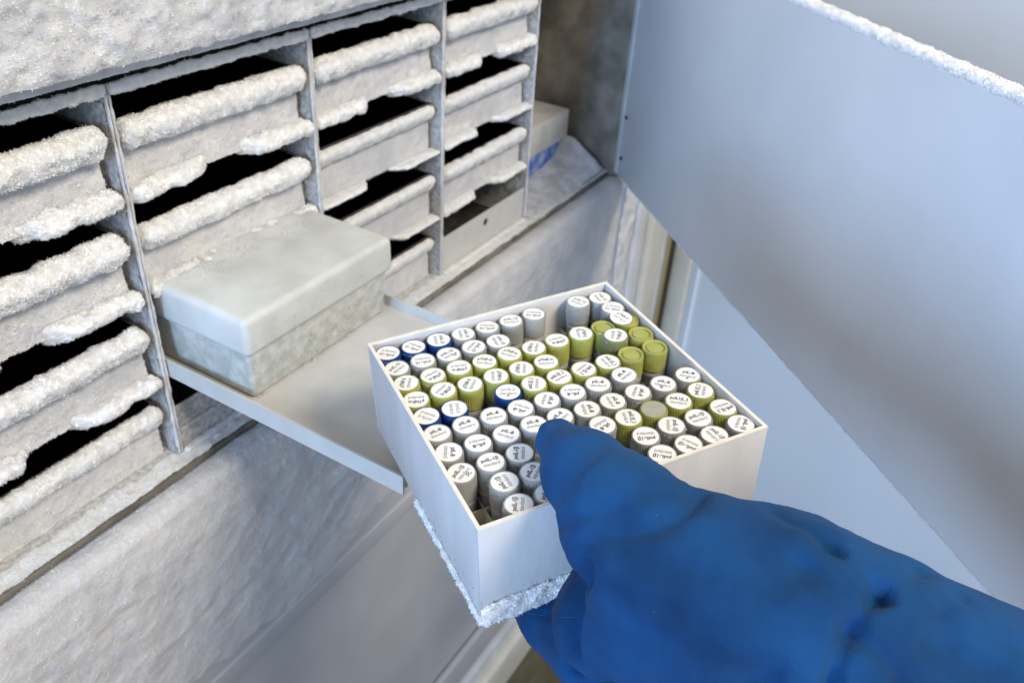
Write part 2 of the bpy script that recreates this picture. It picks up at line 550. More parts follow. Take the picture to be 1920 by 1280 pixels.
# outer door, open further
o2 = np.array([-0.25, -0.968, 0.0])
n2 = np.array([0.968, -0.25, 0.0])
out = bpy.data.objects.new('outer_door', bevel_box('outer_door', 0.0, 1.1, 0.0, 0.07, -1.15, 0.6, 0.004))
col.objects.link(out)
out.data.materials.append(M['outer'])
out['label'] = 'open outer freezer door with smooth pale blue liner'
door_frame(out, np.array([1.022, 0.322, 0.0]), o2, n2)
out.parent = freezer
out.matrix_parent_inverse = Matrix.Translation(FO).inverted()
put('gasket', bevel_box('gasket', -0.004, 0.027, -0.006, 0.01, -1.14, 0.59, 0.004, 3), 'beige', out)
put('liner_rib', bevel_box('liner_rib', 0.034, 0.040, -0.004, 0.01, -1.12, 0.58, 0.002, 2), 'outer', out)

# ------------------------------------------------------------------ racks, trays, boxes
DX = [0.1080, 0.2475, 0.3867, 0.5263, 0.6675]     # rack boundaries
LV = [-0.196, -0.254, -0.311, -0.367]             # tray floors
YF, YB = 0.370, 0.90
rack_names = ['rack with the thickest frost, beside the rack with the pulled-out tray',
              'frosted rack holding the pulled-out tray with the translucent box',
              'frosted rack between the pulled-out tray rack and the blank panel rack',
              'frosted rack with a blank panel with a hole at its foot']
near = ['the thickly frosted rack', 'the pulled-out tray rack', 'the middle rack of plain trays', 'the blank panel rack']
lev = ['top', 'second', 'third', 'lowest']
TH = 0.0013


def notch_mesh(x0, x1, z, depth_back):
    """tray floor with a trapezoid finger notch in its front edge"""
    xc = (x0 + x1) / 2
    pts = [(x0, YF), (xc - 0.022, YF), (xc - 0.013, YF + 0.0095), (xc + 0.013, YF + 0.0095), (xc + 0.022, YF), (x1, YF), (x1, depth_back), (x0, depth_back)]
    import bmesh
    bm = bmesh.new()
    lo = [bm.verts.new((x, y, z - TH)) for x, y in pts]
    hi = [bm.verts.new((x, y, z)) for x, y in pts]
    bm.faces.new(hi)
    bm.faces.new(lo[::-1])
    for i in range(len(pts)):
        j = (i + 1) % len(pts)
        bm.faces.new((lo[i], lo[j], hi[j], hi[i]))
    bmesh.ops.triangulate(bm, faces=bm.faces[:])
    me = bpy.data.meshes.new('floor_sheet')
    bm.to_mesh(me)
    bm.free()
    return me


heavy = {(0, 0): 1.0, (0, 1): 0.95, (0, 2): 0.8, (0, 3): 0.5, (1, 0): 0.85, (1, 1): 0.7, (2, 0): 0.75, (2, 1): 0.15, (2, 2): 0.2,
         (2, 3): 0.15, (3, 0): 0.8, (3, 1): 0.35, (3, 2): 0.45}

for c in range(4):
    x0, x1 = DX[c], DX[c + 1]
    xa, xb = x0 + 0.0003, x1 - 0.0003
    rk = thing('storage_rack', rack_names[c], 'rack', (x0, YF, ZF), 'racks in the open compartment')
    off = Vector((-x0, -YF, -ZF))

    def rput(name, me, m, parent=None, **kw):
        o = put(name, me, m, parent or rk, **kw)
        if parent is None:
            o.location = off
        return o
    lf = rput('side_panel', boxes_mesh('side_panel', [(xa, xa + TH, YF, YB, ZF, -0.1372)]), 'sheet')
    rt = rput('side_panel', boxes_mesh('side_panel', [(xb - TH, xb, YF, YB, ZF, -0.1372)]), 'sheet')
    rput('top_plate', boxes_mesh('top_plate', [(xa, xb, YF, YB, -0.1370, -0.1358)]), 'shade_sheet')
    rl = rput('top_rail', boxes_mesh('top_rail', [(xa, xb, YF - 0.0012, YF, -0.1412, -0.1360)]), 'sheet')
    rput('back_plate', boxes_mesh('back_plate', [(xa + TH, xb - TH, YB - TH, YB, ZF, -0.1372)]), 'shade_sheet')
    rput('base_plate', boxes_mesh('base_plate', [(xa + TH, xb - TH, YF + 0.001, YB - TH, ZF, ZF + TH)]), 'sheet')
    # rime on rail, panel edges and the panel inner faces near the front
    frost_bar('frost', (xa, YF - 0.0008, -0.1386), (xb, YF - 0.0008, -0.1386), Y3, Z3, 0.0016, 0.0030, 0.0013, 0.005, 1.2, 0.0010, rl)
    h0 = 1.0 if c < 1 else 0.6
    for pn, xx in ((lf, xa + TH / 2), (rt, xb - TH / 2)):
        frost_bar('frost', (xx, YF, ZF + 0.001), (xx, YF, -0.138), X3, Y3, TH * 0.62, 0.0014, 0.0008, 0.005, 0.5 * h0, 0.0007, pn, mat_='hoar')
    P = sheet_grid((xb - TH - 0.0002, YF + 0.0005, ZF + 0.002), Y3, Z3, 0.05, 0.221, 0.0016)
    wt = np.exp(-(P[..., 1] - YF) / 0.018)
    put('frost', frost_mesh('frost', P, np.broadcast_to(-X3, P.shape), amp=0.0009, size=0.005, n=5200, length=0.0008, width=0.0003,
                            off=c, mask=0.0004 * wt, weight=wt, flip=True), 'sheet', rt, kind='stuff')

    for l in range(4):
        zf = LV[l]
        hv = heavy.get((c, l), 0.3)
        blank = l == 3 and c in (1, 3)
        pulled = (c, l) == (1, 2)
        ta, tb = xa + TH + 0.0006, xb - TH - 0.0006
        xc = (ta + tb) / 2
        if l < 3 and not pulled:
            tr = thing('sliding_tray', f'notched sliding tray, {lev[l]} level of {near[c]}', 'tray', (xc, YF, zf), 'trays pushed into the racks')
            to = Vector((-xc, -YF, -zf))
            fs = put('floor_sheet', notch_mesh(ta, tb, zf, 0.80), 'shade_sheet', tr, loc=to)
            for s, xx in ((0, ta), (1, tb - TH)):
                put('rim', boxes_mesh('rim', [(xx, xx + TH, YF + 0.018, 0.80, zf + 0.0002, zf + 0.009)]), 'sheet', tr, loc=to)
            # frost on the two front tongues
            for s in (0, 1):
                rb = 0.0011 + 0.0042 * hv
                ra = 0.0056 + 0.0012 * hv

                def shear(P, s=s):
                    P = P.copy()
                    q = np.clip((P[..., 1] - YF) / 0.0095, 0, 1)
                    inner = 0.022 - 0.010 * q - 0.004 * hv
                    if s == 0:
                        t = (P[..., 0] - ta) / (xc - ta)
                        P[..., 0] = ta + t * (xc - inner - ta)
                    else:
                        t = (tb - P[..., 0]) / (tb - xc)
                        P[..., 0] = tb - t * (tb - xc - inner)
                    return P
                a_, b_ = (ta, xc) if s == 0 else (xc, tb)
                zc = zf + rb * 0.35 - 0.0006
                frost_bar('frost', (a_, YF + ra - 0.0010 - 0.002 * hv, zc), (b_, YF + ra - 0.0010 - 0.002 * hv, zc), Y3, Z3, ra, rb,
                          0.0006 + 0.0030 * hv, 0.004 + 0.005 * hv, 0.7 + 0.9 * hv, 0.0006 + 0.0006 * hv, fs, shear=shear, bias=(0, -0.3, 0))
        if blank:
            tr = thing('sliding_tray', f'tray with plain upright front panel at the foot of {near[c]}', 'tray', (xc, YF, zf))
            to = Vector((-xc, -YF, -zf))
            put('floor_sheet', boxes_mesh('floor_sheet', [(ta, tb, YF + 0.003, 0.80, zf + 0.0008, zf + 0.002)]), 'shade_sheet', tr, loc=to)
            zt = zf + 0.033
            if c == 3:
                # panel with a round hole: ring of quads around the hole out to the rectangle
                hc = np.array([xc + 0.002, zf + 0.0225])
                n = 32
                vs, fs_ = [], []
                y0, y1 = YF + 0.0016, YF + 0.0028
                for k in range(n):
                    a = 2 * math.pi * k / n
                    d = np.array([math.cos(a), math.sin(a)])
                    ts = []
                    for ax, lo_, hi_ in ((0, ta, tb), (1, zf + 0.0008, zt)):
                        if abs(d[ax]) > 1e-9:
                            ts.append(((hi_ if d[ax] > 0 else lo_) - hc[ax]) / d[ax])
                    t = min(ts)
                    pin, pout = hc + d * 0.0036, hc + d * t
                    for y in (y0, y1):
                        vs += [(pin[0], y, pin[1]), (pout[0], y, pout[1])]
                for cx_, cz_ in ((ta, zt), (tb, zt), (ta, zf + 0.0008), (tb, zf + 0.0008)):
                    kk = min(range(n), key=lambda k: math.hypot(vs[4 * k + 1][0] - cx_, vs[4 * k + 1][2] - cz_))
                    for q in (1, 3):
                        vs[4 * kk + q] = (cx_, vs[4 * kk + q][1], cz_)
                for k in range(n):
                    a, b = 4 * k, 4 * ((k + 1) % n)
                    fs_ += [(a, a + 1, b + 1, b), (a + 2, b + 2, b + 3, a + 3), (a, b, b + 2, a + 2), (a + 1, a + 3, b + 3, b + 1)]
                put('front_panel', mesh_np('front_panel', np.array(vs), np.array(fs_)), 'sheet_clean', tr, loc=to, label='pale panel with one round hole')
            else:
                put('front_panel', boxes_mesh('front_panel', [(ta, tb, YF + 0.0016, YF + 0.0028, zf + 0.0008, zt)]), 'sheet', tr, loc=to)
                put('folded_edge', boxes_mesh('folded_edge', [(ta, tb, YF - 0.001, YF + 0.0015, zf + 0.016, zf + 0.0175)]), 'sheet', tr, loc=to)
            frost_bar('frost', (ta, YF - 0.001, zf + 0.001), (tb, YF - 0.001, zf + 0.001), Y3, Z3, 0.003, 0.0016, 0.0012, 0.006, 0.6, 0.0007, tr).location = to
            continue
        if pulled:
            continue
        # frosted box on the tray
        yb = 0.3790 + 0.0008 * (l % 2)
        bx = thing('storage_box', f'frosted storage box on the {lev[l]} level of {near[c]}', 'box', (xc, yb, zf), 'frosted boxes in the racks')
        bo = Vector((-xc, -yb, -zf))
        hb = 0.0415
        xr = xb - TH - 0.0030                       # boxes sit against the right side of their tray
        xl = xr - 0.1300
        bs = put('base', boxes_mesh('base', [(xl + 0.0015, xr - 0.0015, yb, yb + 0.126, zf + 0.0002, zf + hb - 0.004)]), 'card_grey', bx, loc=bo)
        lid = put('lid', boxes_mesh('lid', [(xl, xr, yb - 0.0025, yb + 0.128, zf + 0.0275, zf + hb - 0.004)]), 'card_shade', bx, loc=bo)
        ra, rb = 0.0036 + 0.0040 * hv, 0.0053 + 0.0026 * hv
        yc = yb - 0.0022 - 0.0030 * hv
        frost_bar('frost', (xl - 0.0008, yc, zf + 0.0312 + 0.001 * hv), (xr + 0.0008, yc, zf + 0.0312 + 0.001 * hv),
                  np.array([0, 0.9, 0.435]), np.array([0, -0.435, 0.9]), ra, rb, 0.0005 + 0.0019 * hv, 0.0040 + 0.004 * hv, 0.9 + 0.9 * hv,
                  0.0007 + 0.0006 * hv, lid, bias=(0, -0.2, 0.15))
        P = sheet_grid((xl + 0.0015, yb - 0.0004, zf + 0.0005), X3, Z3, xr - xl - 0.003, 0.030, 0.0013)
        low = np.exp(-(P[..., 2] - zf) / 0.008)
        put('frost', frost_mesh('frost', P, np.broadcast_to(-Y3, P.shape), amp=0.0005 + 0.0013 * hv, size=0.005, n=2400 + 2800 * hv,
                                length=0.0007 + 0.0005 * hv, off=c * 5 + l, mask=0.0003 + 0.003 * hv * low, weight=low + .35), 'rime', bs, kind='stuff')  # base fronts in greyer rime: shade below the lid put into the colour

# frost along the shelf edge in front of the racks
P = sheet_grid((0.03, 0.3582, ZF + 0.0002), X3, Y3, 0.80, 0.0145, 0.0014)
P[..., 1] += np.where(P[..., 1] < 0.3605, 0.0013 * fbm(P, 0.007, 3), 0)
put('frost', frost_mesh('frost', P, np.broadcast_to(Z3, P.shape), amp=0.0016, size=0.010, n=9000, length=0.0008, off=8, mask=0.0012), 'frost', freezer, kind='stuff').location = -FO

# pulled-out tray
TX0, TX1 = DX[1] + 0.0025, DX[2] - 0.0022
tray = thing('sliding_tray', 'clean pale tray pulled far out of its rack under the translucent box', 'tray', ((TX0 + TX1) / 2, 0.197, -0.306))
TO = Vector((-(TX0 + TX1) / 2, -0.197, 0.306))
ft = put('floor_sheet', boxes_mesh('floor_sheet', [(TX0 + TH + 0.0001, TX1 - TH - 0.0001, 0.197, 0.72, -0.3062, -0.3049)]), 'sheet_clean', tray, loc=TO)
for xx in (TX0, TX1 - TH):
    put('rim', boxes_mesh('rim', [(xx, xx + TH, 0.1972, 0.72, -0.3092, -0.2972)]), 'sheet_clean', tray, loc=TO)
# thin scratches on the tray floor
for k in range(9):
    a = np.array([rng.uniform(TX0 + .02, TX1 - .03), rng.uniform(0.23, 0.30), -0.30485])
    d = np.array([rng.uniform(.005, .02), rng.uniform(-.012, .012), 0])
    w = np.array([-d[1], d[0], 0]) / np.linalg.norm(d) * 0.00012
    put('scratch', mesh_np('scratch', np.array([a - w, a + d - w * .3, a + d + w * .3, a + w]), np.array([[0, 1, 2, 3]])), 'sheet', tray, loc=TO)

# translucent box standing on it
BX0, BX1, BY0, BZ0 = 0.2550, 0.3802, 0.3045, -0.3049
ib = thing('storage_box', 'translucent frosted plastic box with lid on the pulled-out tray', 'box', ((BX0 + BX1) / 2, BY0, BZ0))
IO = Vector((-(BX0 + BX1) / 2, -BY0, -BZ0))
ibase = put('base', bevel_box('base', BX0 + 0.0022, BX1 - 0.0022, BY0 + 0.0025, BY0 + 0.128, BZ0, -0.268, 0.003, 3, 0.002), 'icebox_base', ib, loc=IO)
ilid = put('lid', bevel_box('lid', BX0, BX1, BY0, BY0 + 0.131, -0.2735, -0.2495, 0.0042, 4, -0.0005), 'icebox', ib, loc=IO)
P = sheet_grid((BX0 + 0.006, BY0 + 0.0033, BZ0 + 0.001), X3, Z3, BX1 - BX0 - 0.012, 0.030, 0.0012)
wt = np.clip(fbm(P, 0.012, 3, off=2) + 0.15, 0, 1) ** 2 + 0.01
put('frost', frost_mesh('frost', P, np.broadcast_to(-Y3, P.shape), amp=0.0003, n=1500, length=0.0005, width=0.0005, weight=wt, skin=False), 'frost', ibase, kind='stuff')
P = sheet_grid((BX0 + 0.003, BY0 - 0.0003, -0.271), X3, Z3, BX1 - BX0 - 0.006, 0.018, 0.0012)
wt = np.clip(fbm(P, 0.010, 3, off=6) + 0.1, 0, 1) ** 2 + 0.02
put('frost', frost_mesh('frost', P, np.broadcast_to(-Y3, P.shape), amp=0.0002, n=700, length=0.0003, width=0.0004, weight=wt, skin=False), 'frost', ilid, kind='stuff')
P = sheet_grid((BX0 + 0.003, BY0 + 0.030, -0.2494), X3, Y3, BX1 - BX0 - 0.006, 0.040, 0.0014)
wt = np.clip(fbm(P, 0.010, 3, off=7) + 0.3, 0, 1) * np.clip((P[..., 1] - BY0 - 0.034) / 0.02, 0.01, 1) ** 2
put('frost', frost_mesh('frost', P, np.broadcast_to(Z3, P.shape), amp=0.0002, n=1300, length=0.0006, width=0.0005, weight=wt, skin=False), 'frost', ilid, kind='stuff')

# ------------------------------------------------------------------ box and ice beside the last rack
wb = thing('storage_box', 'white lidded box with blue patchy base in ice beside the blank panel rack', 'box', (0.77, 0.425, ZF))
WO = Vector((-0.77, -0.425, -ZF))
put('lid', bevel_box('lid', 0.690, 0.8215, 0.4085, 0.535, -0.338, -0.3055, 0.0015), 'whitebox', wb, loc=WO)
put('base', bevel_box('base', 0.693, 0.8185, 0.4115, 0.532, ZF, -0.3385, 0.001), 'bluepatch', wb, loc=WO, label='blue patchy base partly iced over')
P = sheet_grid((0.671, 0.3625, ZF), X3, Y3, 0.159, 0.062, 0.0016)
hgt = 0.002 + 0.012 * np.clip((P[..., 0] - 0.75) / 0.075, 0, 1) + 0.020 * np.clip((P[..., 0] - 0.80) / 0.02, 0, 1) * np.clip((P[..., 1] - 0.364) / 0.035, 0, 1) + 0.004 * np.clip((P[..., 1] - 0.38) / 0.03, 0, 1)
hgt *= np.clip((P[..., 1] - 0.3615) / 0.010, 0.05, 1) ** 0.5 * np.clip((0.8305 - P[..., 0]) / 0.012, 0.15, 1) ** 0.5
hgt += 0.005 * fbm(P, 0.025, 4, off=3) * np.clip((P[..., 1] - 0.362) / 0.014, 0, 1)
ice = put('ice_heap', frost_mesh('ice_heap', P - np.array([0.77, 0.39, ZF]), np.broadcast_to(Z3, P.shape), amp=0.0006, size=0.004, n=3500, length=0.0008, extra=np.maximum(hgt, 0.0005)), 'ice', loc=(0.77, 0.39, ZF))
ice['label'] = 'heap of loose ice on the shelf between the last rack and side wall'
ice['category'] = 'ice'

# ------------------------------------------------------------------ the carton in the hand
BA = np.array([[0.836525, 0.546159, -0.044008], [-0.54419, 0.837499, 0.049527], [0.063906, -0.017482, 0.997803]])
BT = np.array([0.188264548, 0.114410275, -0.231615967])
BM = Matrix([[BA[0][0], BA[0][1], BA[0][2], BT[0]], [BA[1][0], BA[1][1], BA[1][2], BT[1]], [BA[2][0], BA[2][1], BA[2][2], BT[2]], [0, 0, 0, 1]])
S, HB, WT = 0.133, 0.053, 0.0016


def to_local(u, v, ax, val):                      # picture point -> box coordinates on plane axis=val
    r = BA.T @ ray(u, v)
    o = -BA.T @ BT
    return o + r * (val - o[ax]) / r[ax]


hand_box = thing('vial_box', 'open white cardboard vial box held in the blue glove', 'box')
hand_box.matrix_world = BM @ Matrix.Translation((S / 2, S / 2, -HB))
LO = Vector((-S / 2, -S / 2, HB))


def bput(name, me, m, parent=None, **kw):
    o = put(name, me, m, parent or hand_box, **kw)
    if parent is None:
        o.location = LO
    return o


R_ = 0.0006
wl = {}
wl['a'] = bput('wall', bevel_box('wall', 0, S, 0, WT, -HB, -0.0006, 0.0002, 1), 'carton')
wl['b'] = bput('wall', bevel_box('wall', 0, WT, WT, S - WT, -HB, -0.0006, 0.0002, 1), 'carton')
bput('wall', bevel_box('wall', 0, S, S - WT, S, -HB, -0.0006, 0.0002, 1), 'carton')
bput('wall', bevel_box('wall', S - WT, S, WT, S - WT, -HB, -0.0006, 0.0002, 1), 'carton')
bput('bottom', boxes_mesh('bottom', [(WT, S - WT, WT, S - WT, -HB + 0.0002, -HB + WT)]), 'carton_cut')
e = 0.0
bput('cut_edge', boxes_mesh('cut_edge', [(e, S - e, e, WT - e, -0.0006, 0), (e, S - e, S - WT + e, S - e, -0.0006, 0),
                                       (e, WT - e, WT, S - WT, -0.0006, 0), (S - WT + e, S - e, WT, S - WT, -0.0006, 0)]), 'carton_cut')
CELL = (S - 2 * WT) / 10
for k in range(1, 10):
    q = WT + CELL * k
    bput('divider', boxes_mesh('divider', [(q - 0.0003, q + 0.0003, WT, S - WT, -HB + WT, -0.0215)]), 'divider')
for k in range(1, 10):
    q = WT + CELL * k
    bput('divider', boxes_mesh('divider', [(WT, S - WT, q - 0.0003, q + 0.0003, -HB + WT + 0.0002, -0.0205)]), 'divider')
# frost along the foot of the outer walls
frost_bar('frost', (-0.001, -0.0006, -HB + 0.0040), (S, -0.0006, -HB + 0.0040), Y3, Z3, 0.0020, 0.0056, 0.0016, 0.0035, 3.0, 0.0011, wl['a'])
frost_bar('frost', (-0.0002, -0.0012, -HB + 0.0012), (-0.0002, 0.075, -HB + 0.0006), X3, Z3, 0.0012, 0.0024, 0.0014, 0.0035, 2.5, 0.0010, wl['b'])
P = sheet_grid((-0.0001, 0.0, -HB), Y3, Z3, S, 0.050, 0.001)
wt = np.clip(1 - (P[..., 2] + HB) / 0.03, 0.03, 1) ** 3 * np.clip(1.1 - P[..., 1] / 0.12, 0.15, 1) * np.clip(fbm(P, 0.012, 3, off=3) + 0.6, 0.05, 1)
put('frost', frost_mesh('frost', P, np.broadcast_to(-X3, P.shape), amp=0.0001, n=500, length=0.0003, width=0.0003, weight=wt, skin=False), 'frost', wl['b'], kind='stuff')
P = sheet_grid((0.0, -0.0002, -HB + 0.004), X3, Z3, S, 0.014, 0.001)
wt = np.clip(1 - (P[..., 2] + HB - 0.004) / 0.011, 0.0, 1) ** 2 + 1e-4
put('frost', frost_mesh('frost', P, np.broadcast_to(-Y3, P.shape), amp=0.0001, n=1200, length=0.0005, width=0.0004, weight=wt, skin=False), 'frost', wl['a'], kind='stuff')

# ------------------------------------------------------------------ vials
Rc = 0.0062
cap_prof = [(0.0052, -0.0112, 0), (0.0060, -0.0112, 0), (Rc, -0.0108, 1), (Rc, -0.0011, 1), (0.0060, -0.0005, 0), (0.00585, -0.0001, 0), (0.00575, -0.0001, 0), (0.0057, -0.0009, 0)]
cap_me = {}
for key in ('clear', 'yellow', 'pale_yellow', 'blue'):
    me = lathe('cap', cap_prof, 72, 0.030, smooth=False)
    me.materials.append(M[key])
    cap_me[key] = me
bare_me = lathe('cap', cap_prof[:-1] + [(0.0050, -0.0004, 0), (0.0046, -0.0013, 0), (0.0041, -0.0013, 0), (0.0038, -0.0006, 0)], 72, 0.030, smooth=False)
bare_me.materials.append(M['yellow'])
body_me = lathe('body', [(0.0012, -0.0495, 0), (0.0040, -0.0492, 0), (0.0056, -0.0478, 0), (0.0057, -0.0150, 0), (0.0059, -0.0146, 0), (0.0059, -0.0128, 0), (0.0050, -0.0122, 0), (0.0050, -0.0106, 0)], 28)
body_me.materials.append(M['tube'])
RL = 0.0055
label_me = lathe('label_disc', [(RL, -0.0008, 0), (RL, -0.00025, 0)], 40, smooth=False)
label_me.materials.append(M['paper'])
grey_me = lathe('label_disc', [(RL, -0.0008, 0), (RL, -0.0003, 0)], 40, smooth=False)
grey_me.materials.append(M['grey_paper'])


def text_arr(body, width, bold, y):
    cu = bpy.data.curves.new('t', 'FONT')
    cu.body = body
    cu.size = 1.0
    cu.align_x = 'CENTER'
    cu.offset = bold
    cu.resolution_u = 3
    cu.fill_mode = 'FRONT'
    o = bpy.data.objects.new('t', cu)
    col.objects.link(o)
    bpy.context.view_layer.update()
    me = bpy.data.meshes.new_from_object(o.evaluated_get(bpy.context.evaluated_depsgraph_get()))
    v = np.zeros(len(me.vertices) * 3)
    me.vertices.foreach_get('co', v)
    v = v.reshape(-1, 3)
    me.calc_loop_triangles()
    t = np.zeros(len(me.loop_triangles) * 3, dtype=np.int32)
    me.loop_triangles.foreach_get('vertices', t)
    bpy.data.objects.remove(o)
    bpy.data.curves.remove(cu)
    bpy.data.meshes.remove(me)
    w = v[:, 0].max() - v[:, 0].min()
    s = width / w
    sy = 0.0027
    v = np.stack([(v[:, 0] - (v[:, 0].max() + v[:, 0].min()) / 2) * s, (v[:, 1] - 0.35) * sy + y, np.zeros(len(v))], 1)
    return v, t.reshape(-1, 3)


TEXT = {}
for key, ln, w in (('8', 'pIL-8', 0.0053), ('b', 'poIL-1β', 0.0074), ('t', 'pTNF-α', 0.0069), ('10', 'poIL-10', 0.0072), ('3', 'poIL1β_3', 0.0078), ('6', 'porIL-6', 0.0064)):
    v, f = text_arr(ln, w, 0.022 if key != '6' else 0.0, 0.0017)
    m1 = mesh_np('print', v, f)
    m1.materials.append(M['ink'] if key not in ('6', '10') else M['ink_grey'])
    TEXT[key] = m1
v, f = text_arr('standard', 0.0070, 0.0, -0.0011)
std_me = mesh_np('print', v, f)
std_me.materials.append(M['ink_grey'])


def stroke(pts, w=0.00028):
    pts = np.array(pts, float) * 0.001
    V, F = [], []
    for a, b in zip(pts[:-1], pts[1:]):
        d = b - a
        n = np.array([-d[1], d[0]]) / (np.linalg.norm(d) + 1e-9) * w / 2
        o = len(V)
        V += [(*(a - n), 0), (*(b - n), 0), (*(b + n), 0), (*(a + n), 0)]
        F.append((o, o + 1, o + 2, o + 3))
    return mesh_np('ink_mark', np.array(V), np.array(F))


MARK = {'tick': stroke([(1.2, -1.3), (1.6, -2.6), (2.2, -2.9), (3.0, -1.6), (2.6, -1.2)]),
        'r': stroke([(-0.2, -3.9), (0.4, -2.0), (1.4, -1.9), (1.7, -2.6), (0.4, -3.0), (1.4, -3.6), (2.6, -3.4)]),
        'dash': stroke([(0.6, -2.2), (-0.2, -3.2), (0.2, -3.0)], 0.0006),
        'two': stroke([(-1.4, -2.4), (-0.2, -1.9), (0.4, -2.2), (-0.6, -3.2), (0.4, -3.9)], 0.0004),
        'ring': stroke([(-3.4 + .5 * math.cos(a), -.2 + .5 * math.sin(a)) for a in np.linspace(0, 6.3, 10)]),
        'spot': stroke([(-1.6, -2.2), (-1.9, -2.6)], 0.0006)}
for m_ in MARK.values():
    m_.materials.append(M['ink'])
fr_vars = []
for k in range(4):
    a = np.linspace(0, 2 * math.pi, 90, endpoint=False)
    ring = np.stack([0.0057 * np.cos(a), 0.0057 * np.sin(a), np.full(90, -0.0003)], 1)
    ring2 = ring * np.array([1.08, 1.08, 1]) + np.array([0, 0, -0.0015])
    ring3 = ring * np.array([1.09, 1.09, 1]) + np.array([0, 0, -0.005])
    Pn = np.concatenate([ring, ring, ring2, ring2, ring3])
    Nn = np.concatenate([ring * np.array([90, 90, 0]) + np.array([0, 0, .5])] * 5)
    wt = np.clip(np.tile(np.sin(a * 1 + k * 1.7) + 0.5 + 0.6 * np.sin(3 * a + k), 5), 0.03, 2)
    nv, nf, _ = needles(Pn, Nn, 190, 0.0004, 0.00013, 0.6, wt)
    m_ = mesh_np('frost', nv, nf)
    m_.materials.append(M['frost'])
    fr_vars.append(m_)

ZO = {4: (680, 520), 5: (1040, 520), 6: (700, 760), 7: (1040, 740)}
ZK = 400 / 1707
# zoom tile, x, y, print, cap colour, reading direction in the picture (degrees, clockwise), frost, mark
VIALS = '''4 190 610 10 B 190 1 -;4 395 555 10 B 200 1 -;4 592 497 10 B 80 1 -;4 788 450 10 C 75 1 -;4 980 405 10 C 182 1 -;4 1195 350 10 C -4 0 -;4 1363 300 10 C 184 0 -;5 170 215 10 C 22 0 -;5 350 165 10 C 50 1 -
4 255 730 10 C -35 1 -;4 465 675 10 C 174 1 -;4 682 620 10 C -25 0 tick;4 878 567 10 C 135 1 -;4 1075 515 10 C 58 1 -;5 475 255 10 C 190 0 -;5 530 345 t Y 25 0 -;4 330 850 t Y -75 1 -;4 547 800 t Y 153 0 -;4 748 742 t Y 174 0 -;4 962 672 t Y 4 0 -;4 1147 625 t Y 15 0 -
4 1350 557 t Y -75 1 -;4 1540 500 t Y 165 1 -;5 198 452 t Y 72 1 ring;5 385 392 - Y 0 0 -;5 695 455 - Y 0 1 -;5 798 582 - Y 0 0 -;5 598 612 - Y 0 1 -;5 478 478 t P 105 1 spot;4 415 985 t Y 176 0 -;4 622 927 t Y 140 0 -;4 840 858 t Y -60 1 -;4 1050 797 t Y 85 0 -;4 1250 743 t Y -85 0 -;4 1455 672 t Y -4 0 -
4 470 1130 6 B 200 1 -;4 715 1052 6 B 82 1 -;4 1115 937 6 B 0 0 dash;4 1335 863 3 Y -85 0 -;4 1555 795 3 Y -28 0 -;5 228 738 3 Y 143 0 -;5 415 672 3 Y 45 0 -;6 480 243 8 C -22 1 -;6 728 180 8 C -17 0 -;6 942 95 8 C -10 1 -;4 1252 1055 8 C 198 1 -;4 1468 985 8 C 112 0 -;5 130 917 8 C 178 0 -;5 350 860 8 C 2 1 -;5 555 783 8 C -35 0 -;5 870 845 8 C 12 1 two;5 1068 773 8 C 12 0 dash
6 803 330 8 C 168 0 -;6 1032 237 8 C 16 0 -;6 1255 165 8 C -12 1 -;4 1560 1110 8 C -35 0 -;5 245 1053 8 C 72 0 -;5 468 993 8 C 58 1 -;5 670 930 8 C 112 0 -;5 975 998 3 Y 8 1 -;5 1163 900 3 Y -75 1 -;5 798 1075 G Y 0 0 -;5 1355 1033 3 Y 162 1 -;5 587 1130 3 Y 72 0 -;5 935 1180 b C 88 1 -;5 1160 1120 b C -16 1 -;5 1495 1165 b C 112 1 -
7 750 335 b C 178 0 -;7 1090 415 b C 205 1 -;7 1295 345 b C 42 1 -;7 880 485 b C 190 1 -;7 385 245 8 C 150 0 -;6 573 408 8 C 95 0 -;6 668 562 b C -46 0 r;6 935 512 b C -15 0 -;6 1138 413 b C -86 0 -;6 1262 578 b C -60 0 -;6 1040 675 b C -124 0 -;6 1155 835 b C -86 0 -;6 1370 750 b C -70 0 -'''
ORD = ['first', 'second', 'third', 'fourth', 'fifth', 'sixth', 'seventh', 'eighth', 'ninth', 'tenth']
READ = {'8': 'pIL-8', 'b': 'poIL-1β', 't': 'pTNF-α', '10': 'poIL-10', '3': 'poIL1β_3', '6': 'porIL-6'}
CAPN = {'C': ('clear', 'clear'), 'Y': ('yellow', 'yellow'), 'P': ('pale_yellow', 'pale yellow'), 'B': ('blue', 'blue')}
HC = -0.002
BMr = BM.to_3x3()
